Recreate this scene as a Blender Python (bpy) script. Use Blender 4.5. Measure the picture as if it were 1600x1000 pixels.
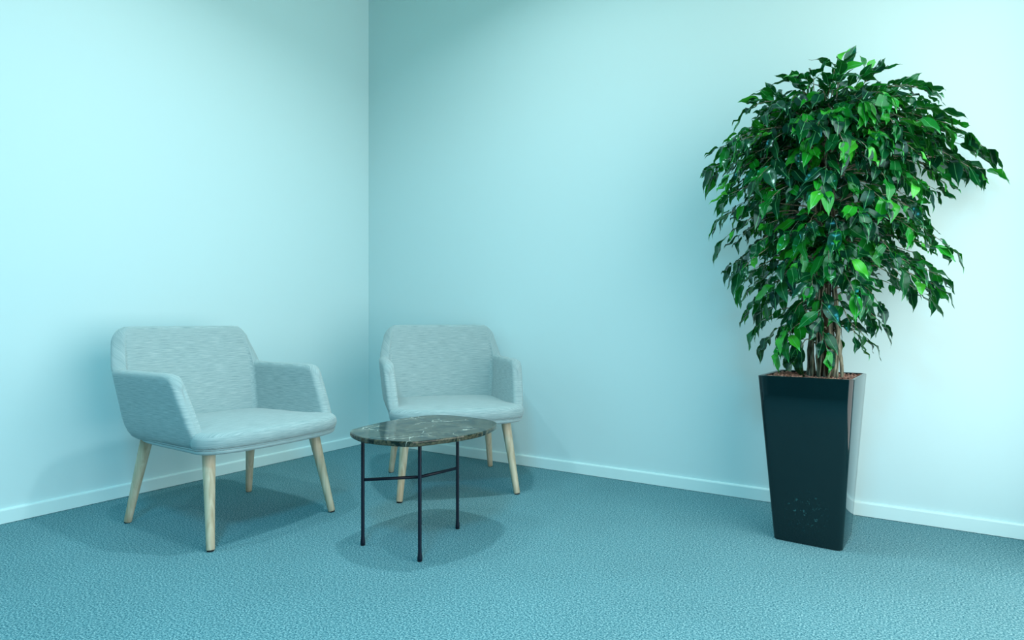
import bpy, bmesh, math, random
from math import sin, cos, pi, sqrt, radians
from mathutils import Vector, Matrix, Euler, noise

for o in list(bpy.data.objects):
    bpy.data.objects.remove(o, do_unlink=True)
SC = bpy.context.scene
COL = SC.collection

# ------------------------------------------------------------------ camera, light, exposure
# room frame: corner of the two walls at the origin, back wall along +X (Y=0), left wall along -Y (X=0)
CAM = Vector((3.209, -3.117, 0.85))
cd = bpy.data.cameras.new('camera'); cam = bpy.data.objects.new('camera', cd); COL.objects.link(cam)
cam.location = CAM; cam.rotation_euler = (pi/2, 0, radians(32.96))
cd.sensor_width = 36; cd.lens = 22.05; cd.clip_start = 0.05
SC.camera = cam
SC.view_settings.view_transform = 'Standard'; SC.view_settings.look = 'None'
SC.view_settings.gamma = 1; SC.view_settings.use_curve_mapping = False
SC.view_settings.exposure = 0.0

W = bpy.data.worlds.new('world'); SC.world = W; W.use_nodes = True
W.node_tree.nodes['Background'].inputs[0].default_value = (0.45, 0.85, 1.0, 1)
W.node_tree.nodes['Background'].inputs[1].default_value = 0.6

def area(name, loc, rot, sx, sy, power, color, shape='RECTANGLE', spread=180):
    l = bpy.data.lights.new(name, 'AREA'); l.shape = shape; l.size = sx; l.size_y = sy
    l.energy = power; l.color = color; l.spread = radians(spread)
    o = bpy.data.objects.new(name, l); COL.objects.link(o); o.location = loc; o.rotation_euler = rot
    return o
CEIL = 3.25
ROOM_R = 3.85; ROOM_F = -6.4
DAY = (0.96, 0.92, 0.86); LAMP = (0.86, 0.98, 1.0); FILL = (0.16, 0.72, 1.0)
area('window_daylight', (ROOM_R-0.03, -1.60, 1.35), (0, radians(90), 0), 2.5, 2.6, 84, DAY, spread=180)
area('downlight', (1.66, -1.22, CEIL-0.03), (0, 0, 0), 0.13, 0.13, 18, LAMP, 'DISK', 140)
area('downlight', (0.95, -2.05, CEIL-0.03), (0, 0, 0), 0.13, 0.13, 7.5, LAMP, 'DISK', 130)
area('downlight', (1.25, -4.00, CEIL-0.03), (0, 0, 0), 0.13, 0.13, 11, LAMP, 'DISK', 130)
area('blue_fill', (3.00, -3.60, CEIL-0.03), (0, 0, 0), 0.6, 0.6, 70, FILL, spread=150)  # added blue fill lamp, not a fixture of the room

# ------------------------------------------------------------------ node helpers
def mat(name):
    m = bpy.data.materials.new(name); m.use_nodes = True
    nt = m.node_tree; return m, nt, nt.nodes['Principled BSDF']
def N(nt, t, **kw):
    n = nt.nodes.new(t)
    for k, v in kw.items():
        if hasattr(n, k): setattr(n, k, v)
        else: n.inputs[k].default_value = v
    return n
def ramp(nt, src, stops, interp='LINEAR'):
    r = nt.nodes.new('ShaderNodeValToRGB'); r.color_ramp.interpolation = interp
    e = r.color_ramp.elements
    while len(e) < len(stops): e.new(0.5)
    for i, (p, c) in enumerate(stops):
        e[i].position = p; e[i].color = (*c, 1)
    nt.links.new(src, r.inputs[0]); return r
def bump(nt, bs, h, strength, dist):
    b = nt.nodes.new('ShaderNodeBump'); b.inputs['Strength'].default_value = strength
    b.inputs['Distance'].default_value = dist
    nt.links.new(h, b.inputs['Height']); nt.links.new(b.outputs[0], bs.inputs['Normal'])
def coords(nt, kind, scale):
    tc = nt.nodes.new('ShaderNodeTexCoord'); mp = nt.nodes.new('ShaderNodeMapping')
    mp.inputs['Scale'].default_value = scale
    nt.links.new(tc.outputs[kind], mp.inputs[0]); return mp.outputs[0]

# ------------------------------------------------------------------ materials
def wall_mat():
    m, nt, b = mat('painted_wall')
    c = coords(nt, 'Object', (1, 1, 1))
    n = N(nt, 'ShaderNodeTexNoise', Scale=420.0, Detail=2.0); nt.links.new(c, n.inputs['Vector'])
    b.inputs['Base Color'].default_value = (0.56, 0.77, 0.80, 1)
    b.inputs['Roughness'].default_value = 0.6
    b.inputs['Specular IOR Level'].default_value = 0.25
    bump(nt, b, n.outputs[0], 0.12, 0.0006); return m
def base_mat():
    m, nt, b = mat('baseboard_paint')
    b.inputs['Base Color'].default_value = (0.64, 0.86, 0.88, 1); b.inputs['Roughness'].default_value = 0.28
    return m
def carpet_mat():
    m, nt, b = mat('loop_carpet')
    c = coords(nt, 'Object', (1, 1, 1))
    n = N(nt, 'ShaderNodeTexNoise', Scale=185.0, Detail=3.0, Roughness=0.75); nt.links.new(c, n.inputs['Vector'])
    n2 = N(nt, 'ShaderNodeTexNoise', Scale=2.5, Detail=2.0); nt.links.new(c, n2.inputs['Vector'])
    r = ramp(nt, n.outputs[0], [(0.35, (0.014, 0.095, 0.138)), (0.50, (0.105, 0.272, 0.315)), (0.65, (0.34, 0.56, 0.60))])
    mx = N(nt, 'ShaderNodeMix', data_type='RGBA', blend_type='MULTIPLY'); mx.inputs[0].default_value = 0.18
    nt.links.new(r.outputs[0], mx.inputs[6]); nt.links.new(n2.outputs[0], mx.inputs[7])
    nt.links.new(mx.outputs[2], b.inputs['Base Color'])
    b.inputs['Roughness'].default_value = 0.95; b.inputs['Specular IOR Level'].default_value = 0.1
    ad = N(nt, 'ShaderNodeMath', operation='SUBTRACT')
    nt.links.new(n.outputs[0], ad.inputs[0]); ad.inputs[1].default_value = 0.0
    bump(nt, b, ad.outputs[0], 0.10, 0.0015); return m
def fabric_mat():
    m, nt, b = mat('melange_fabric')
    c = coords(nt, 'UV', (16, 340, 1))
    n = N(nt, 'ShaderNodeTexNoise', Scale=1.0, Detail=3.0, Roughness=0.6); nt.links.new(c, n.inputs['Vector'])
    c2 = coords(nt, 'UV', (900, 900, 1))
    n2 = N(nt, 'ShaderNodeTexNoise', Scale=1.0, Detail=1.0); nt.links.new(c2, n2.inputs['Vector'])
    r = ramp(nt, n.outputs[0], [(0.28, (0.20, 0.30, 0.315)), (0.50, (0.29, 0.40, 0.415)), (0.72, (0.39, 0.50, 0.51))])
    nt.links.new(r.outputs[0], b.inputs['Base Color'])
    b.inputs['Roughness'].default_value = 0.85; b.inputs['Specular IOR Level'].default_value = 0.15
    b.inputs['Sheen Weight'].default_value = 0.25; b.inputs['Sheen Roughness'].default_value = 0.5
    ad = N(nt, 'ShaderNodeMath', operation='ADD'); nt.links.new(n.outputs[0], ad.inputs[0]); nt.links.new(n2.outputs[0], ad.inputs[1])
    bump(nt, b, ad.outputs[0], 0.2, 0.0008); return m
def wood_mat():
    m, nt, b = mat('pale_ash_wood')
    c = coords(nt, 'Object', (60, 60, 4))
    n = N(nt, 'ShaderNodeTexNoise', Scale=1.0, Detail=4.0, Distortion=0.6); nt.links.new(c, n.inputs['Vector'])
    r = ramp(nt, n.outputs[0], [(0.3, (0.38, 0.31, 0.20)), (0.55, (0.53, 0.47, 0.34)), (0.75, (0.62, 0.57, 0.44))])
    nt.links.new(r.outputs[0], b.inputs['Base Color'])
    b.inputs['Roughness'].default_value = 0.5; bump(nt, b, n.outputs[0], 0.15, 0.0005); return m
def marble_mat():
    m, nt, b = mat('dark_marble')
    c = coords(nt, 'Object', (1, 1, 1))
    d = N(nt, 'ShaderNodeTexNoise', Scale=6.0, Detail=4.0); nt.links.new(c, d.inputs['Vector'])
    mx = N(nt, 'ShaderNodeMix', data_type='VECTOR'); mx.inputs[0].default_value = 0.16
    nt.links.new(c, mx.inputs[4]); nt.links.new(d.outputs['Color'], mx.inputs[5])
    n = N(nt, 'ShaderNodeTexNoise', Scale=22.0, Detail=6.0, Roughness=0.7); nt.links.new(mx.outputs[1], n.inputs['Vector'])
    r = ramp(nt, n.outputs[0], [(0.34, (0.002, 0.006, 0.006)), (0.45, (0.010, 0.020, 0.016)), (0.54, (0.085, 0.085, 0.055)), (0.60, (0.016, 0.026, 0.020)), (0.70, (0.21, 0.20, 0.15))])
    v = N(nt, 'ShaderNodeTexVoronoi', feature='DISTANCE_TO_EDGE', Scale=10.0); nt.links.new(mx.outputs[1], v.inputs['Vector'])
    vr = ramp(nt, v.outputs['Distance'], [(0.0, (1, 1, 1)), (0.012, (0.35, 0.35, 0.35)), (0.03, (0, 0, 0))])
    n3 = N(nt, 'ShaderNodeTexNoise', Scale=7.0, Detail=2.0); nt.links.new(c, n3.inputs['Vector'])
    nr = ramp(nt, n3.outputs[0], [(0.46, (0, 0, 0)), (0.60, (1, 1, 1))])
    mm = N(nt, 'ShaderNodeMath', operation='MULTIPLY'); nt.links.new(vr.outputs[0], mm.inputs[0]); nt.links.new(nr.outputs[0], mm.inputs[1])
    f = N(nt, 'ShaderNodeMix', data_type='RGBA'); nt.links.new(mm.outputs[0], f.inputs[0])
    nt.links.new(r.outputs[0], f.inputs[6]); f.inputs[7].default_value = (0.62, 0.66, 0.58, 1)
    nt.links.new(f.outputs[2], b.inputs['Base Color'])
    b.inputs['Roughness'].default_value = 0.06; b.inputs['Specular IOR Level'].default_value = 0.33
    return m
def simple(name, col, rough, spec=0.5, coat=0.0):
    m, nt, b = mat(name)
    n = N(nt, 'ShaderNodeTexNoise', Scale=9.0, Detail=3.0); nt.links.new(coords(nt, 'Object', (1, 1, 1)), n.inputs['Vector'])
    lo = tuple(x*0.85 for x in col); hi = tuple(min(1, x*1.15) for x in col)
    r = ramp(nt, n.outputs[0], [(0.3, lo), (0.7, hi)]); nt.links.new(r.outputs[0], b.inputs['Base Color'])
    b.inputs['Roughness'].default_value = rough; b.inputs['Specular IOR Level'].default_value = spec
    b.inputs['Coat Weight'].default_value = coat; b.inputs['Coat Roughness'].default_value = 0.04
    return m
def planter_mat():
    m, nt, b = mat('gloss_charcoal_planter')
    # dusty water spots low on the front
    c = coords(nt, 'Object', (1, 1, 1))
    n = N(nt, 'ShaderNodeTexNoise', Scale=70.0, Detail=3.0, Roughness=0.7); nt.links.new(c, n.inputs['Vector'])
    r = ramp(nt, n.outputs[0], [(0.60, (0, 0, 0)), (0.68, (1, 1, 1))])
    g = N(nt, 'ShaderNodeVectorMath', operation='DISTANCE'); nt.links.new(c, g.inputs[0]); g.inputs[1].default_value = (0.0, -0.13, 0.13)
    gr = ramp(nt, g.outputs['Value'], [(0.03, (1, 1, 1)), (0.09, (0, 0, 0))])
    mm = N(nt, 'ShaderNodeMath', operation='MULTIPLY'); nt.links.new(r.outputs[0], mm.inputs[0]); nt.links.new(gr.outputs[0], mm.inputs[1])
    f = N(nt, 'ShaderNodeMix', data_type='RGBA'); nt.links.new(mm.outputs[0], f.inputs[0])
    f.inputs[6].default_value = (0.002, 0.013, 0.016, 1); f.inputs[7].default_value = (0.03, 0.12, 0.13, 1)
    nt.links.new(f.outputs[2], b.inputs['Base Color'])
    b.inputs['Roughness'].default_value = 0.07; b.inputs['Specular IOR Level'].default_value = 0.42
    return m
def bark_mat():
    m, nt, b = mat('liana_bark')
    n = N(nt, 'ShaderNodeTexNoise', Scale=1.0, Detail=3.0); nt.links.new(coords(nt, 'Object', (90, 90, 22)), n.inputs['Vector'])
    r = ramp(nt, n.outputs[0], [(0.3, (0.040, 0.042, 0.026)), (0.5, (0.13, 0.135, 0.09)), (0.72, (0.30, 0.31, 0.23))])
    nt.links.new(r.outputs[0], b.inputs['Base Color']); b.inputs['Roughness'].default_value = 0.7
    bump(nt, b, n.outputs[0], 0.5, 0.002); return m
def pebble_mat():
    m, nt, b = mat('clay_pebbles')
    n = N(nt, 'ShaderNodeTexNoise', Scale=75.0, Detail=2.0); nt.links.new(coords(nt, 'Object', (1, 1, 1)), n.inputs['Vector'])
    r = ramp(nt, n.outputs[0], [(0.3, (0.06, 0.025, 0.018)), (0.5, (0.26, 0.12, 0.085)), (0.7, (0.52, 0.34, 0.27))])
    nt.links.new(r.outputs[0], b.inputs['Base Color']); b.inputs['Roughness'].default_value = 0.85
    return m
def leaf_mat():
    m, nt, b = mat('ficus_leaf')
    at = N(nt, 'ShaderNodeAttribute', attribute_name='tint')
    oi = nt.nodes.new('ShaderNodeObjectInfo')
    ad = N(nt, 'ShaderNodeMath', operation='ADD'); nt.links.new(at.outputs['Fac'], ad.inputs[0]); nt.links.new(oi.outputs['Random'], ad.inputs[1])
    fr = N(nt, 'ShaderNodeMath', operation='FRACT'); nt.links.new(ad.outputs[0], fr.inputs[0])
    r = ramp(nt, fr.outputs[0], [(0.0, (0.001, 0.014, 0.010)), (0.40, (0.001, 0.040, 0.018)), (0.68, (0.003, 0.11, 0.018)), (0.88, (0.008, 0.23, 0.012)), (1.0, (0.05, 0.40, 0.03))])
    # paler midrib and side veins from UV
    tc = nt.nodes.new('ShaderNodeTexCoord'); sp = nt.nodes.new('ShaderNodeSeparateXYZ'); nt.links.new(tc.outputs['UV'], sp.inputs[0])
    s = N(nt, 'ShaderNodeMath', operation='SUBTRACT'); nt.links.new(sp.outputs[0], s.inputs[0]); s.inputs[1].default_value = 0.5
    a = N(nt, 'ShaderNodeMath', operation='ABSOLUTE'); nt.links.new(s.outputs[0], a.inputs[0])
    vr = ramp(nt, a.outputs[0], [(0.012, (0.6, 0.6, 0.6)), (0.035, (0, 0, 0))])
    f = N(nt, 'ShaderNodeMix', data_type='RGBA'); nt.links.new(vr.outputs[0], f.inputs[0])
    nt.links.new(r.outputs[0], f.inputs[6]); f.inputs[7].default_value = (0.10, 0.42, 0.16, 1)
    nt.links.new(f.outputs[2], b.inputs['Base Color'])
    b.inputs['Roughness'].default_value = 0.24; b.inputs['Specular IOR Level'].default_value = 0.48
    b.inputs['Specular Tint'].default_value = (0.5, 0.95, 0.95, 1)
    n = N(nt, 'ShaderNodeTexNoise', Scale=60.0, Detail=2.0); nt.links.new(tc.outputs['Object'], n.inputs['Vector'])
    bump(nt, b, n.outputs[0], 0.15, 0.002)
    tr = nt.nodes.new('ShaderNodeBsdfTranslucent'); tr.inputs[0].default_value = (0.02, 0.30, 0.02, 1)
    ms = nt.nodes.new('ShaderNodeMixShader'); ms.inputs[0].default_value = 0.12
    out = nt.nodes['Material Output']
    nt.links.new(b.outputs[0], ms.inputs[1]); nt.links.new(tr.outputs[0], ms.inputs[2]); nt.links.new(ms.outputs[0], out.inputs[0])
    return m
def glass_mat():
    m, nt, b = mat('window_glass')
    b.inputs['Transmission Weight'].default_value = 1; b.inputs['Roughness'].default_value = 0.0; return m

M_WALL, M_BASE, M_CARPET, M_FAB, M_WOOD, M_MARBLE = wall_mat(), base_mat(), carpet_mat(), fabric_mat(), wood_mat(), marble_mat()
M_STEEL = simple('dark_powder_coated_steel', (0.002, 0.007, 0.018), 0.45, 0.28)
M_RUB = simple('grey_felt_glide', (0.02, 0.025, 0.03), 0.9, 0.1)
M_PLANT, M_BARK, M_PEB, M_LEAF = planter_mat(), bark_mat(), pebble_mat(), leaf_mat()
M_CEIL = simple('ceiling_paint', (0.25, 0.56, 0.42), 0.85, 0.1)
M_DARK = simple('dark_partition', (0.004, 0.03, 0.035), 0.7, 0.2)
M_GLASS = glass_mat()

# ------------------------------------------------------------------ object helpers
def link_mesh(name, bm, m, parent=None, smooth=True, loc=None, rot=None):
    me = bpy.data.meshes.new(name)
    bmesh.ops.recalc_face_normals(bm, faces=bm.faces)
    bm.to_mesh(me); bm.free()
    if smooth:
        for p in me.polygons: p.use_smooth = True
    me.materials.append(m)
    o = bpy.data.objects.new(name, me); COL.objects.link(o)
    if parent is not None: o.parent = parent
    if loc is not None: o.location = loc
    if rot is not None: o.rotation_euler = rot
    return o
def thing(name, label, cat, loc, rz=0, group=None):
    o = bpy.data.objects.new(name, None); COL.objects.link(o)
    o.location = loc; o.rotation_euler = (0, 0, rz); o.empty_display_size = 0.1
    o['label'] = label; o['category'] = cat
    if group: o['group'] = group
    return o
def struct(name, bm, m, smooth=False, parent=None):
    o = link_mesh(name, bm, m, parent, smooth)
    if parent is None: o['kind'] = 'structure'
    return o
def box(bm, x0, x1, y0, y1, z0, z1):
    vs = [bm.verts.new((x, y, z)) for z in (z0, z1) for y in (y0, y1) for x in (x0, x1)]
    for f in ((0, 1, 3, 2), (4, 6, 7, 5), (0, 4, 5, 1), (1, 5, 7, 3), (3, 7, 6, 2), (2, 6, 4, 0)):
        bm.faces.new([vs[i] for i in f])
    return vs
def loft(bm, rings, closed=True, cap0=True, cap1=True):
    R = [[bm.verts.new(p) for p in r] for r in rings]
    n = len(R[0])
    for a, b in zip(R, R[1:]):
        for i in range(n if closed else n-1):
            j = (i+1) % n
            bm.faces.new((a[i], a[j], b[j], b[i]))
    if cap0: bm.faces.new(R[0][::-1])
    if cap1: bm.faces.new(R[-1])
    return R
def tube(bm, pts, radii, seg=10, cap=True):
    pts = [Vector(p) for p in pts]; rings = []
    t0 = (pts[1]-pts[0]).normalized()
    up = Vector((1, 0, 0)) if abs(t0.x) < 0.8 else Vector((0, 1, 0))
    nrm = (up - t0*up.dot(t0)).normalized()
    for i, p in enumerate(pts):
        t = (pts[min(i+1, len(pts)-1)]-pts[max(i-1, 0)]).normalized()
        nrm = (nrm - t*nrm.dot(t)).normalized(); bi = t.cross(nrm)
        r = radii[i] if isinstance(radii, (list, tuple)) else radii
        rings.append([p + (nrm*cos(2*pi*k/seg) + bi*sin(2*pi*k/seg))*r for k in range(seg)])
    loft(bm, rings, True, cap, cap)
def lerp(a, b, t): return a+(b-a)*t
def interp(tab, x):
    if x <= tab[0][0]: return tab[0][1]
    for (x0, y0), (x1, y1) in zip(tab, tab[1:]):
        if x <= x1: return lerp(y0, y1, (x-x0)/(x1-x0))
    return tab[-1][1]
def sinterp(tab, x):           # smooth (catmull-rom) interpolation
    if x <= tab[0][0]: return tab[0][1]
    if x >= tab[-1][0]: return tab[-1][1]
    for i in range(len(tab)-1):
        if x <= tab[i+1][0]:
            x0, y0 = tab[i]; x1, y1 = tab[i+1]; h = x1-x0; t = (x-x0)/h
            m0 = (y1-tab[i-1][1])/(x1-tab[i-1][0]) if i > 0 else (y1-y0)/h
            m1 = (tab[i+2][1]-y0)/(tab[i+2][0]-x0) if i+2 < len(tab) else (y1-y0)/h
            t2, t3 = t*t, t*t*t
            return (2*t3-3*t2+1)*y0+(t3-2*t2+t)*h*m0+(-2*t3+3*t2)*y1+(t3-t2)*h*m1
def catmull_closed(P, sub):
    out = []; n = len(P)
    for i in range(n):
        p0, p1, p2, p3 = (Vector(P[(i+k-1) % n]) for k in range(4))
        for s in range(sub):
            t = s/sub
            out.append(0.5*((2*p1)+(p2-p0)*t+(2*p0-5*p1+4*p2-p3)*t*t+(3*p1-p0-3*p2+p3)*t*t*t))
    return out

# ------------------------------------------------------------------ room shell
T = 0.12
bm = bmesh.new(); box(bm, -T, ROOM_R+T, ROOM_F-T, T, -0.1, 0); struct('floor', bm, M_CARPET)
bm = bmesh.new(); box(bm, -T, ROOM_R+T, ROOM_F-T, T, CEIL, CEIL+0.1); struct('ceiling', bm, M_CEIL)
bm = bmesh.new(); box(bm, -T, 0, ROOM_F, 0, 0, CEIL); struct('wall_left', bm, M_WALL)
bm = bmesh.new(); box(bm, -T, ROOM_R+T, 0, T, 0, CEIL); struct('wall_back', bm, M_WALL)
bm = bmesh.new(); box(bm, 0, ROOM_R, ROOM_F-T, ROOM_F, 0, CEIL); struct('wall_front', bm, M_DARK)
WY0, WY1, WZ0, WZ1 = -2.96, -0.24, 0.06, 2.64
bm = bmesh.new()
box(bm, ROOM_R, ROOM_R+T, ROOM_F, WY0, 0, CEIL); box(bm, ROOM_R, ROOM_R+T, WY1, 0, 0, CEIL)
box(bm, ROOM_R, ROOM_R+T, WY0, WY1, 0, WZ0); box(bm, ROOM_R, ROOM_R+T, WY0, WY1, WZ1, CEIL)
struct('wall_right', bm, M_WALL)
bm = bmesh.new()
box(bm, ROOM_R+.03, ROOM_R+.09, WY0, WY1, WZ0, WZ0+.05); box(bm, ROOM_R+.03, ROOM_R+.09, WY0, WY1, WZ1-.05, WZ1)
for y in (WY0, (WY0+WY1)/2-.025, WY1-.05): box(bm, ROOM_R+.03, ROOM_R+.09, y, y+.05, WZ0+.05, WZ1-.05)
wf = struct('window_1', bm, M_BASE)
bm = bmesh.new(); box(bm, ROOM_R+.055, ROOM_R+.061, WY0+.04, WY1-.04, WZ0+.04, WZ1-.04); struct('pane', bm, M_GLASS, parent=wf)
def baseboard(name, along, a0, a1):
    bm = bmesh.new(); h, t, r = 0.062, 0.014, 0.007
    prof = [(0, 0.002), (t, 0.002), (t, h-r), (t-r*.3, h-r*.3), (t-r, h), (0, h)]
    rings = []
    for a in (a0, a1):
        rings.append([((d, a, z) if along == 'y' else (a, -d, z)) for d, z in prof])
    loft(bm, rings); struct(name, bm, M_BASE)
baseboard('baseboard_left', 'y', ROOM_F, -0.0)
baseboard('baseboard_back', 'x', 0.014, ROOM_R)

# ------------------------------------------------------------------ armchair
Wt = [(.350, .262), (.360, .292), (.375, .312), (.42, .330), (.50, .340), (.645, .352), (.70, .350), (.76, .346), (.82, .337)]
Bt = [(.350, .215), (.360, .245), (.375, .268), (.42, .290), (.50, .312), (.645, .352), (.82, .405)]
Ft = [(.350, .235), (.375, .262), (.42, .262), (.50, .222), (.60, .168), (.645, .146)]
def shell_mesh():
    bm = bmesh.new(); uvs = {}
    HT = 0.027; rc = 0.078; EX = 2.6
    cols = []      # (segment, t, shrink, arm front distance)
    nb, nc, na = 18, 30, 12
    for i in range(nb): cols.append(('b', i/nb))
    for i in range(nc): cols.append(('c', i/nc))
    for i in range(na): cols.append(('a', i/na))
    for k in range(8): cols.append(('e', k/7))
    def ztop(c):
        s, t = c
        if s == 'b':
            d = (1-t)*.262+.063; R = 0.080
            return .822 if d > R else .822-R*(1-sqrt(max(0, 1-((R-d)/R)**2)))*0.95
        if s == 'c':
            if t < .50:
                d = 0.122*(.50-t)+.002; R = 0.080
                return .822 if d > R else .822-R*(1-sqrt(max(0, 1-((R-d)/R)**2)))*0.95
            if t < .76:
                q = (t-.50)/.26
                return lerp(.752, .648, q)
            return .648
        if s == 'a':
            d = (1-t)*0.32+HT
        else:
            d = HT*(1-sin(t*pi/2))
        R = 0.05
        return .646 if d > R else .646-R*(1-sqrt(max(0, 1-((R-d)/R)**2)))
    def pos(c, z):                                  # centreline point, outward normal, half thickness
        s, t = c; Wz, Bz, Fz = sinterp(Wt, z), sinterp(Bt, z), interp(Ft, z)
        bow = 0.022
        if s == 'b':
            x = t*(Wz-rc); y = Bz+bow*(1-t*t)
            n = Vector((2*bow*t/(Wz-rc), 1)).normalized(); h = HT
        elif s == 'c':
            a = t*pi/2; x = Wz-rc+rc*sin(a); y = Bz-rc+rc*cos(a); n = Vector((sin(a), cos(a))); h = HT
        else:
            y0 = Bz-rc; yf = -Fz+HT
            h = HT
            if s == 'a': y = lerp(y0, yf, t)
            else: y = yf-HT*sin(t*pi/2)**1.0; h = max(0.0012, HT*(max(0, 1-sin(t*pi/2)**EX))**(1/EX))
            x = Wz; n = Vector((1, 0))
        return Vector((x, y))-n*HT, n, h
    rings = []; ulen = []
    def make(c, sign):
        zt = ztop(c); ring = []; vv = []
        r = HT*0.9
        zs = [.350+.010*0, .356, .364, .376, .395, .42] + [lerp(.42, zt-r, k/9) for k in range(1, 10)]
        for z in zs:
            p, n, h = pos(c, z); q = p+n*h; ring.append((q.x*sign, q.y, z)); vv.append(z)
        for k in range(1, 8):
            a = k/8*pi; e = 2/EX; ca, sa = cos(a), sin(a)
            z = zt-r+r*abs(sa)**e
            p, n, h = pos(c, zt-r*.5); q = p+n*(h*math.copysign(abs(ca)**e, ca)); ring.append((q.x*sign, q.y, z)); vv.append(z+.01*k)
        for z in reversed(zs[4:]):
            p, n, h = pos(c, z); q = p-n*h; ring.append((q.x*sign, q.y, z)); vv.append(z)
        return ring, vv
    order = [(c, -1) for c in reversed(cols)] + [(c, 1) for c in cols[1:]]
    acc = 0; prev = None; us = []; VV = []
    for c, sg in order:
        ring, vv = make(c, sg); rings.append(ring); VV.append(vv)
        p = Vector(ring[10][:2]+(0,)) if False else Vector((ring[10][0], ring[10][1]))
        if prev is not None: acc += (p-prev).length
        prev = p; us.append(acc)
    R = loft(bm, rings)
    uv = bm.loops.layers.uv.new('UVMap')
    info = {}
    for i, r in enumerate(R):
        for j, v in enumerate(r): info[v] = (us[i], VV[i][j])
    for f in bm.faces:
        for l in f.loops: l[uv].uv = info[l.vert]
    return bm
def pad_mesh(half, z0, z1, crown, ex=2.4, edge=0.03, tilt=0.0):
    P = [(x, y) for x, y in half] + [(-x, y) for x, y in reversed(half[1:-1])]
    O = catmull_closed([(x, y, 0) for x, y in P], 5)
    bm = bmesh.new(); cx, cy = 0.0, -0.04
    zm = (z0+z1)/2; hh = (z1-z0)/2; rings = []
    def ring(off, z):
        r = []
        for p in O:
            d = Vector((p.x-cx, p.y-cy)); L = d.length; k = max(0.0, (L-off)/L)
            r.append((cx+d.x*k, cy+d.y*k, z + tilt*(-(cy+d.y*k)) + 0))
        return r
    for f in (0.05, 0.3, 0.6, 0.85):
        rings.append([(cx+(p.x-cx)*f, cy+(p.y-cy)*f, z0+tilt*(-(cy+(p.y-cy)*f))) for p in O])
    for k in range(0, 13):
        a = -pi/2+pi*k/12; e = 2/ex
        ca, sa = cos(a), sin(a)
        rings.append(ring(edge*(1-abs(ca)**e if abs(ca) > 1e-9 else 1), zm+hh*math.copysign(abs(sa)**e, sa)))
    for f in (0.86, 0.75, 0.6, 0.42, 0.22, 0.05):
        rings.append([(cx+(p.x-cx)*f, cy+(p.y-cy)*f, z1+crown*(1-(f/0.95)**2)+tilt*(-(cy+(p.y-cy)*f))) for p in O])
    loft(bm, rings)
    uv = bm.loops.layers.uv.new('UVMap')
    for f in bm.faces:
        f.normal_update(); side = abs(f.normal.z) < 0.5
        for l in f.loops:
            c = l.vert.co; l[uv].uv = (c.x, c.y if not side else c.z*1.0)
    return bm
SEAT = [(0, -.372), (.12, -.368), (.22, -.352), (.285, -.326), (.322, -.285), (.326, -.245), (.306, -.205), (.292, -.14), (.288, .0), (.285, .12), (.265, .22), (.18, .265), (0, .275)]
PAN = [(0, -.364), (.12, -.360), (.22, -.344), (.284, -.316), (.316, -.272), (.316, -.20), (.314, -.1), (.310, .05), (.295, .16), (.25, .225), (.15, .255), (0, .262)]
def make_chair(label, loc, rz):
    t = thing('armchair', label, 'armchair', loc, rz, 'upholstered armchairs')
    sh = link_mesh('shell', shell_mesh(), M_FAB, t)
    link_mesh('seat_cushion', pad_mesh(SEAT, .362, .430, .010, 2.3, .036, .015), M_FAB, t)
    link_mesh('seat_pan', pad_mesh(PAN, .350, .378, .0, 2.2, .035), M_FAB, t)
    # stitched welt where the cushion meets the pan
    P = [(x, y) for x, y in PAN] + [(-x, y) for x, y in reversed(PAN[1:-1])]
    O = catmull_closed([(x*1.004, y*1.004, .3725) for x, y in P], 5)
    bm = bmesh.new(); rings = []
    for i, p in enumerate(O):
        d = Vector((p.x, p.y, 0)).normalized()
        rings.append([p+(d*cos(a)+Vector((0, 0, 1))*sin(a))*.0015 for a in (0, pi/3, 2*pi/3, pi, 4*pi/3, 5*pi/3)])
    rings.append(rings[0]); loft(bm, rings, True, False, False); bmesh.ops.remove_doubles(bm, verts=bm.verts, dist=1e-6)
    link_mesh('welt', bm, M_FAB, t)
    for sx in (-1, 1):
        for sy in (-1, 1):
            foot = Vector((sx*.284, sy*.302, 0)); top = Vector((sx*.244, sy*.224, .356))
            bm = bmesh.new()
            zs = [0.004, .007, .05, .15, .25, .33, .356]
            rr = [.0135, .0152, .0158, .0182, .0212, .0236, .0238]
            tube(bm, [foot.lerp(top, z/.356) for z in zs], rr, 20)
            lg = link_mesh('leg', bm, M_WOOD, t)
            bm = bmesh.new(); tube(bm, [foot, foot.lerp(top, .004/.356)], [.0125, .0125], 16)
            link_mesh('glide', bm, M_RUB, lg)
    return t
make_chair('pale blue-grey upholstered armchair with its back to the left wall, left of the marble table', (.724, -1.502, 0), radians(90))
make_chair('pale blue-grey upholstered armchair set diagonally in the room corner behind the marble table', (1.150, -.540, 0), radians(47.5))

# ------------------------------------------------------------------ side table
def cam_to_room(xc, zc):
    return Vector((CAM.x+.839*xc-.544*zc, CAM.y+.544*xc+.839*zc, 0))
legs = [cam_to_room(-.563, 2.367), cam_to_room(-.325, 2.21), cam_to_room(-.222, 2.555)]
hub = cam_to_room(-.354, 2.41)
tb = hub.copy()
tab = thing('side_table', 'small dark marble-topped side table on three thin black metal legs', 'side table', tb)
outline_px = [(546,674),(563.8,683.3),(595,687.7),(634,690.3),(652,689.8),(686,686),(725,680.7),(758.8,672.9),(778,661.5),(764,656),(738,652),(712,649.3),(686,648),(660,649.5),(634,652.9),(608,657.3),(582,662.5),(556,669)]
TOPZ = .431
OUT = []
for px, py in outline_px:                      # measured outline of the pebble-shaped top, on its own plane
    zc = 980*(.85-TOPZ)/(py-500); OUT.append(cam_to_room((px-800)/980*zc, zc)-tb)
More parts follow.
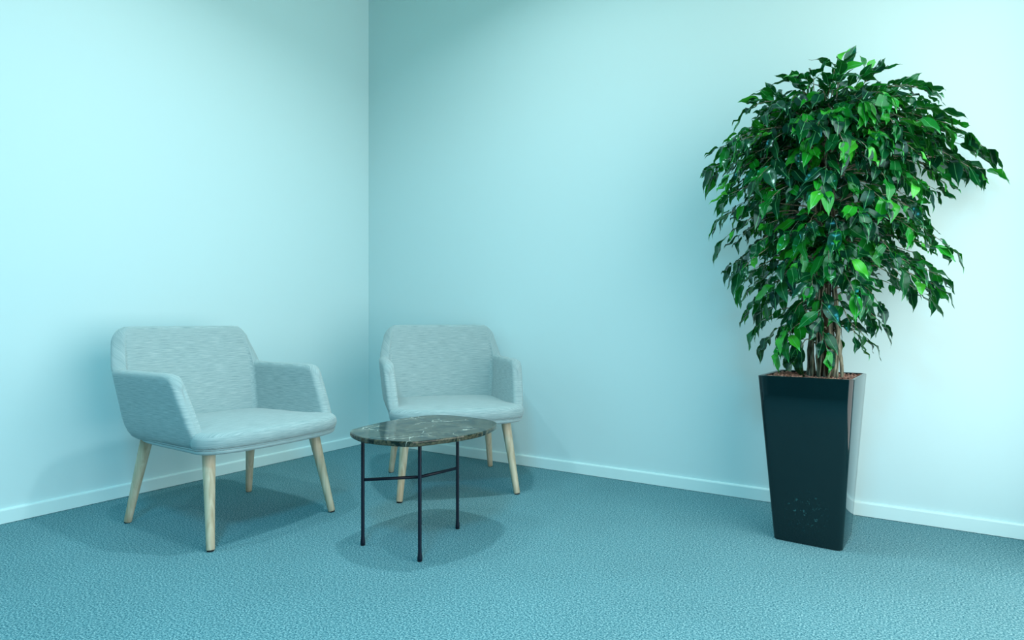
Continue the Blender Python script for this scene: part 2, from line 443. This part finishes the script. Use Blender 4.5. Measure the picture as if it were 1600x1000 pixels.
cen = sum(OUT, Vector())/len(OUT)
sm = catmull_closed(OUT, 5)
for _ in range(3):
    sm = [(sm[i-1]+sm[i]*2+sm[(i+1) % len(sm)])/4 for i in range(len(sm))]
bm = bmesh.new(); rings = []
th = .019
for off, z in ((.004, TOPZ-th), (.001, TOPZ-th+.0015), (0, TOPZ-th+.005), (0, TOPZ-.005), (.001, TOPZ-.0015), (.004, TOPZ)):
    rings.append([cen+(p-cen)*(1-off/(p-cen).length)+Vector((0, 0, z)) for p in sm])
loft(bm, rings)
link_mesh('tabletop', bm, M_MARBLE, tab, smooth=False)
for L in legs:
    p = L-tb; bm = bmesh.new()
    tube(bm, [(p.x, p.y, z) for z in (.003, .012, .030, .036, .40, TOPZ-th)], [.0088, .0088, .0070, .0067, .0067, .0067], 14)
    lg = link_mesh('leg', bm, M_STEEL, tab)
    bm = bmesh.new(); tube(bm, [(p.x, p.y, 0), (p.x, p.y, .003)], [.008, .008], 14); link_mesh('glide', bm, M_RUB, lg)
    bm = bmesh.new(); tube(bm, [(p.x, p.y, .247), (0, 0, .247)], .0060, 10); link_mesh('crossbar', bm, M_STEEL, tab)
    c2 = p.lerp(cen, .10); bm = bmesh.new()
    tube(bm, [(c2.x, c2.y, TOPZ-th-.003), (c2.x, c2.y, TOPZ-th)], [.022, .022], 16); link_mesh('mounting_plate', bm, M_STEEL, tab)

# ------------------------------------------------------------------ ficus in planter
random.seed(11)
PC = Vector((CAM.x-.3485, CAM.y+2.7145, 0))
fic = thing('potted_ficus', 'tall leafy green ficus tree with twisted stems in a tapered glossy black planter', 'potted plant', PC)
HP = .637; PR = radians(-3)
def rrect(w, d, r, n=5):
    pts = []
    for cx, cy, a0 in ((w-r, d-r, 0), (-w+r, d-r, 90), (-w+r, -d+r, 180), (w-r, -d+r, 270)):
        for k in range(n+1):
            a = radians(a0+90*k/n); pts.append((cx+r*cos(a), cy+r*sin(a)))
    return pts
bm = bmesh.new(); rings = []
def wd(z): return lerp(.120, .166, z/HP), lerp(.124, .178, z/HP)
spec = [(0, .004, 0), (0.004, .0, 0), (.2, 0, 0), (.45, 0, 0), (HP-.004, 0, 0), (HP-.001, .001, 0), (HP, .004, 0), (HP, .010, 0), (HP-.003, .013, 0), (HP-.03, .013, 0), (HP-.05, .013, 0)]
for z, inset, _ in spec:
    w, d = wd(z); rings.append([(x, y, z) for x, y in rrect(w-inset, d-inset, .020-min(inset, .01))])
loft(bm, rings, True, True, True)
planter = link_mesh('planter', bm, M_PLANT, fic, rot=(0, 0, PR))
em = planter.modifiers.new('edge', 'EDGE_SPLIT'); em.split_angle = radians(40)
# clay pebbles: nobody could count them
bm = bmesh.new()
w, d = wd(HP-.02); w -= .014; d -= .014
for i in range(1500):
    x, y = random.uniform(-w, w)*.97, random.uniform(-d, d)*.97
    z = HP-.014+random.uniform(-.003, .007)
    r = random.uniform(.0038, .0072)
    mt = Matrix.Translation((x, y, z)) @ Euler((random.random()*6, random.random()*6, random.random()*6)).to_matrix().to_4x4() @ Matrix.Diagonal((r*random.uniform(.9, 1.3), r, r*random.uniform(.7, 1), 1))
    bmesh.ops.create_icosphere(bm, subdivisions=1, radius=1, matrix=mt)
box(bm, -w, w, -d, d, HP-.045, HP-.014)
pb = link_mesh('clay_pebbles', bm, M_PEB, fic, smooth=False, rot=(0, 0, PR)); pb['kind'] = 'stuff'

# view-lateral and view-depth unit directions (room frame) used only to describe the crown's lopsided spread
EX_ = Vector((.839, .544, 0)); EZ_ = Vector((-.544, .839, 0))
def L2(lat, dep, z): return Vector((EX_.x*lat+EZ_.x*dep, EX_.y*lat+EZ_.y*dep, z))
AX = .035                                      # axis of the trunk, lateral offset from planter centre
def trunk_c(z): return L2(AX+.006-.004*min(1, max(0, (z-.6)/.9)), -.01, z)
# twisted stems
for i in range(26):
    a0 = 2*pi*i/26+random.uniform(-.15, .15); tw = random.choice((-1, 1))*random.uniform(.4, 1.5)
    ztop = random.uniform(1.25, 1.72) if i % 3 else random.uniform(.95, 1.2)
    ph = random.random()*6; fr = random.uniform(9, 18); am = random.uniform(.004, .010)
    inner = i % 4 == 0
    pts = []; rad = []; n = 26
    r0 = random.uniform(.0036, .0068)*(1.25 if inner else 1)
    for k in range(n+1):
        q = k/n; z = lerp(HP-.035, ztop, q)
        R = interp([(.6, .062), (.75, .056), (.95, .044), (1.3, .034), (1.8, .055)], z)*(.45 if inner else random.uniform(.93, 1.05))
        a = a0+tw*(z-.6)+am*18*sin(z*fr+ph)
        c = trunk_c(z); pts.append((c.x+R*cos(a), c.y+R*.85*sin(a), z)); rad.append(r0*(1-.5*q))
    bm = bmesh.new(); tube(bm, pts, rad, 7); link_mesh('stem', bm, M_BARK, fic)
bm = bmesh.new()   # dark inner trunk pole
tube(bm, [trunk_c(z)+Vector((.0, .0, 0)) for z in (.60, .8, 1.0, 1.2, 1.45, 1.65)], [.026, .024, .021, .018, .014, .008], 12)
link_mesh('trunk', bm, simple('dark_trunk', (.03, .026, .015), .9, .1), fic)

LEFT = [(.68, .10), (.75, .24), (.85, .28), (.95, .32), (1.025, .42), (1.1, .455), (1.225, .46), (1.35, .455), (1.425, .50), (1.525, .48), (1.625, .41), (1.71, .31), (1.78, .17), (1.86, .02)]
RIGHT = [(.68, .03), (.75, .08), (.85, .28), (.95, .46), (1.025, .50), (1.1, .53), (1.225, .53), (1.35, .54), (1.425, .70), (1.525, .69), (1.625, .57), (1.71, .40), (1.79, .27), (1.86, .10)]
def env(z, a):                                 # crown radius: a=0 towards the right of the view, pi/2 away, -pi/2 towards the viewer
    l, r = interp(LEFT, z), interp(RIGHT, z)
    front = min(.36, (l+r)/2*.9); back = .30
    ca, sa = cos(a), sin(a)
    lat = r if ca > 0 else l; dep = back if sa > 0 else front
    return 1/sqrt((ca/max(lat, .02))**2+(sa/max(dep, .02))**2)

def leaf_geo(width, length, fold, curl, wave):
    """ovate leaf with a drip tip, growing along +Y from its stalk, face up; returns verts, faces, uvs"""
    prof = [(0, .0), (.08, .36), (.20, .74), (.36, .98), (.50, .97), (.66, .76), (.80, .42), (.90, .16), (1.0, .0)]
    V = []; F = []; UV = []
    st = length*.16
    V.append((0, -st, 0)); UV.append((.5, 0))
    rows = []
    for i, (t, wv) in enumerate(prof):
        y = t*length; z = -curl*length*t*t + wave*sin(t*9)*.004
        w = wv*width/2
        if w < 1e-5:
            V.append((0, y, z)); UV.append((.5, t)); rows.append((len(V)-1,)*3)
        else:
            zz = z+fold*w; V += [(-w, y, zz+wave*.002*sin(t*17)), (0, y, z), (w, y, zz-wave*.002*sin(t*15))]
            UV += [(.5-wv/2, t), (.5, t), (.5+wv/2, t)]; n = len(V); rows.append((n-3, n-2, n-1))
    for a, b in zip(rows, rows[1:]):
        for k in (0, 1):
            q = []
            for v in (a[k], a[k+1], b[k+1], b[k]):
                if v not in q: q.append(v)
            if len(q) > 2: F.append(q)
    # thin stalk: a narrow folded strip
    V += [(-.0012, -st, 0), (.0012, -st, 0), (.0012, .002, -.0005), (-.0012, .002, -.0005)]
    UV += [(.5, 0)]*4; n = len(V); F.append([n-4, n-3, n-2, n-1])
    return V, F, UV
KINDS = [leaf_geo(w, l, f, c, wv) for w, l, f, c, wv in ((.036, .080, .35, .22, 1), (.040, .088, .25, .32, -1), (.032, .074, .5, .15, 1.5), (.042, .092, .3, .42, 1), (.030, .062, .4, .1, -1), (.038, .084, .15, .28, 2))]

# branches and leaf placements
B = []
def add_branch(z_tip, a, frac=1.0):
    R = env(z_tip, a)*frac
    tip = L2(AX+R*cos(a), R*sin(a), z_tip)
    if PC.y+tip.y > -.06: tip.y = -.06-PC.y
    rise = random.uniform(.0, .10) if z_tip < 1.55 else random.uniform(-.22, -.05)
    zs = min(1.62, max(.66, z_tip+rise)) if z_tip < 1.75 else random.uniform(1.4, 1.6)
    st = trunk_c(zs)+L2(.03*cos(a), .03*sin(a), 0)
    mid = st.lerp(tip, .5); mid.z = max(st.z, tip.z)+random.uniform(.03, .09)+.06*R
    if z_tip > 1.7: mid.z = lerp(st.z, tip.z, .62)+.04
    pts = []
    for k in range(9):
        t = k/8; p = st*(1-t)**2+mid*(2*t*(1-t))+tip*t*t
        j = noise.noise_vector(p*9+Vector((a*3, 0, 0)))*.022*sin(t*pi); pts.append(p+j)
    B.append((pts, R))
random.seed(5)
zones = [(.70, .84, 13), (.84, .98, 24), (.98, 1.15, 42), (1.15, 1.32, 48), (1.32, 1.5, 60), (1.5, 1.62, 54), (1.62, 1.74, 40), (1.74, 1.80, 12)]
for z0, z1, n in zones:
    for i in range(n):
        a = 2*pi*(i+random.uniform(-.35, .35))/n + z0*7
        sa = sin(a)
        if sa > .6 and random.random() < .3: continue
        if z1 < 1.0 and cos(a) > .3 and random.random() < .35: continue
        add_branch(random.uniform(z0, z1), a, random.uniform(.55, .90))
for z_, a_ in ((1.47, .05), (1.50, -.2), (1.43, -.1), (1.56, .15), (1.02, -.15), (1.08, .1), (1.12, -.4), (1.45, 3.2), (1.40, 3.4), (.74, 3.3), (.78, 3.6), (.82, -2.6)):
    add_branch(z_, a_, .86)
LV = []
for pts, R in B:
    L = sum((pts[i+1]-pts[i]).length for i in range(8))
    s = max(.06, L*.30) if R > .15 else .02; side = random.choice((-1, 1))
    while s < L:
        acc = 0
        for i in range(8):
            d = (pts[i+1]-pts[i]).length
            if acc+d >= s: break
            acc += d
        t = min(1, (s-acc)/d); p = pts[i].lerp(pts[i+1], t); tang = (pts[i+1]-pts[i]).normalized()
        sd = tang.cross(Vector((0, 0, 1)))
        sd = sd.normalized() if sd.length > .01 else Vector((1, 0, 0))
        dirv = tang*random.uniform(.6, 1.2)+sd*side*random.uniform(.3, 1.0)+Vector((0, 0, random.uniform(-.75, .2)))
        if p.z > 1.66: dirv.z += .35
        LV.append((p, dirv.normalized())); side = -side
        s += random.uniform(.024, .040)
    for q in range(2):
        dirv = (pts[8]-pts[7]).normalized()+Vector((random.uniform(-.4, .4), random.uniform(-.4, .4), random.uniform(-.6, .1)))
        LV.append((pts[8], dirv.normalized()))
leaves = []
for p, dv in LV:
    out = Vector((p.x, p.y, 0)); out = out.normalized() if out.length > .01 else Vector((0, -1, 0))
    upv = (Vector((0, 0, 1))*random.uniform(.5, 1)+out*random.uniform(.1, .9)+Vector((random.uniform(-.4, .4), random.uniform(-.4, .4), 0)))
    y = dv; zv = (upv-y*upv.dot(y)); zv = zv.normalized(); x = y.cross(zv)
    sc = random.uniform(.76, 1.22)
    Mx = Matrix((x, y, zv)).transposed().to_4x4()
    base = p+y*(.012*sc)
    Mx = Matrix.Translation(base) @ Mx @ Matrix.Scale(sc, 4)
    tip = Mx @ Vector((0, .085, 0))
    if PC.y+tip.y > -.015 or PC.y+base.y > -.02: continue
    k = random.randrange(len(KINDS))
    wc = Mx.translation+PC-CAM
    depth = wc.x*EZ_.x+wc.y*EZ_.y
    face = abs(zv.dot((wc).normalized()))
    score = (.35+face)*sc/depth**2 * (1.0 if depth < 2.38 else .45)
    leaves.append((score, Mx, k))
leaves.sort(key=lambda e: -e[0])
def leaf_mesh(name, items, single=False):
    V = []; F = []; UVs = []; tint = []
    for Mx, k in items:
        v, f, u = KINDS[k]; o = len(V); tn = 0.0 if single else random.random()
        V += [tuple(Mx @ Vector(c)) for c in v] if Mx is not None else v
        F += [[i+o for i in q] for q in f]; UVs += u; tint += [tn]*len(v)
    me = bpy.data.meshes.new(name); me.from_pydata(V, [], F); me.materials.append(M_LEAF)
    uv = me.uv_layers.new(name='UVMap')
    uv.data.foreach_set('uv', [c for l in me.loops for c in UVs[l.vertex_index]])
    at = me.attributes.new('tint', 'FLOAT', 'POINT'); at.data.foreach_set('value', tint)
    me.polygons.foreach_set('use_smooth', [True]*len(me.polygons))
    return me
kinds_me = [leaf_mesh('leaf', [(None, k)], True) for k in range(len(KINDS))]
for s, Mx, k in leaves[:300]:
    o = bpy.data.objects.new('leaf', kinds_me[k]); COL.objects.link(o); o.parent = fic; o.matrix_local = Mx
fo = bpy.data.objects.new('foliage', leaf_mesh('foliage', [(Mx, k) for s, Mx, k in leaves[300:]])); COL.objects.link(fo)
fo.parent = fic; fo['kind'] = 'stuff'
for pts, R in B:
    bm = bmesh.new(); tube(bm, pts, [.0034-.0024*i/8 for i in range(9)], 5); link_mesh('branch', bm, M_BARK, fic)
print('LEAVES', len(leaves), 'BRANCHES', len(B))
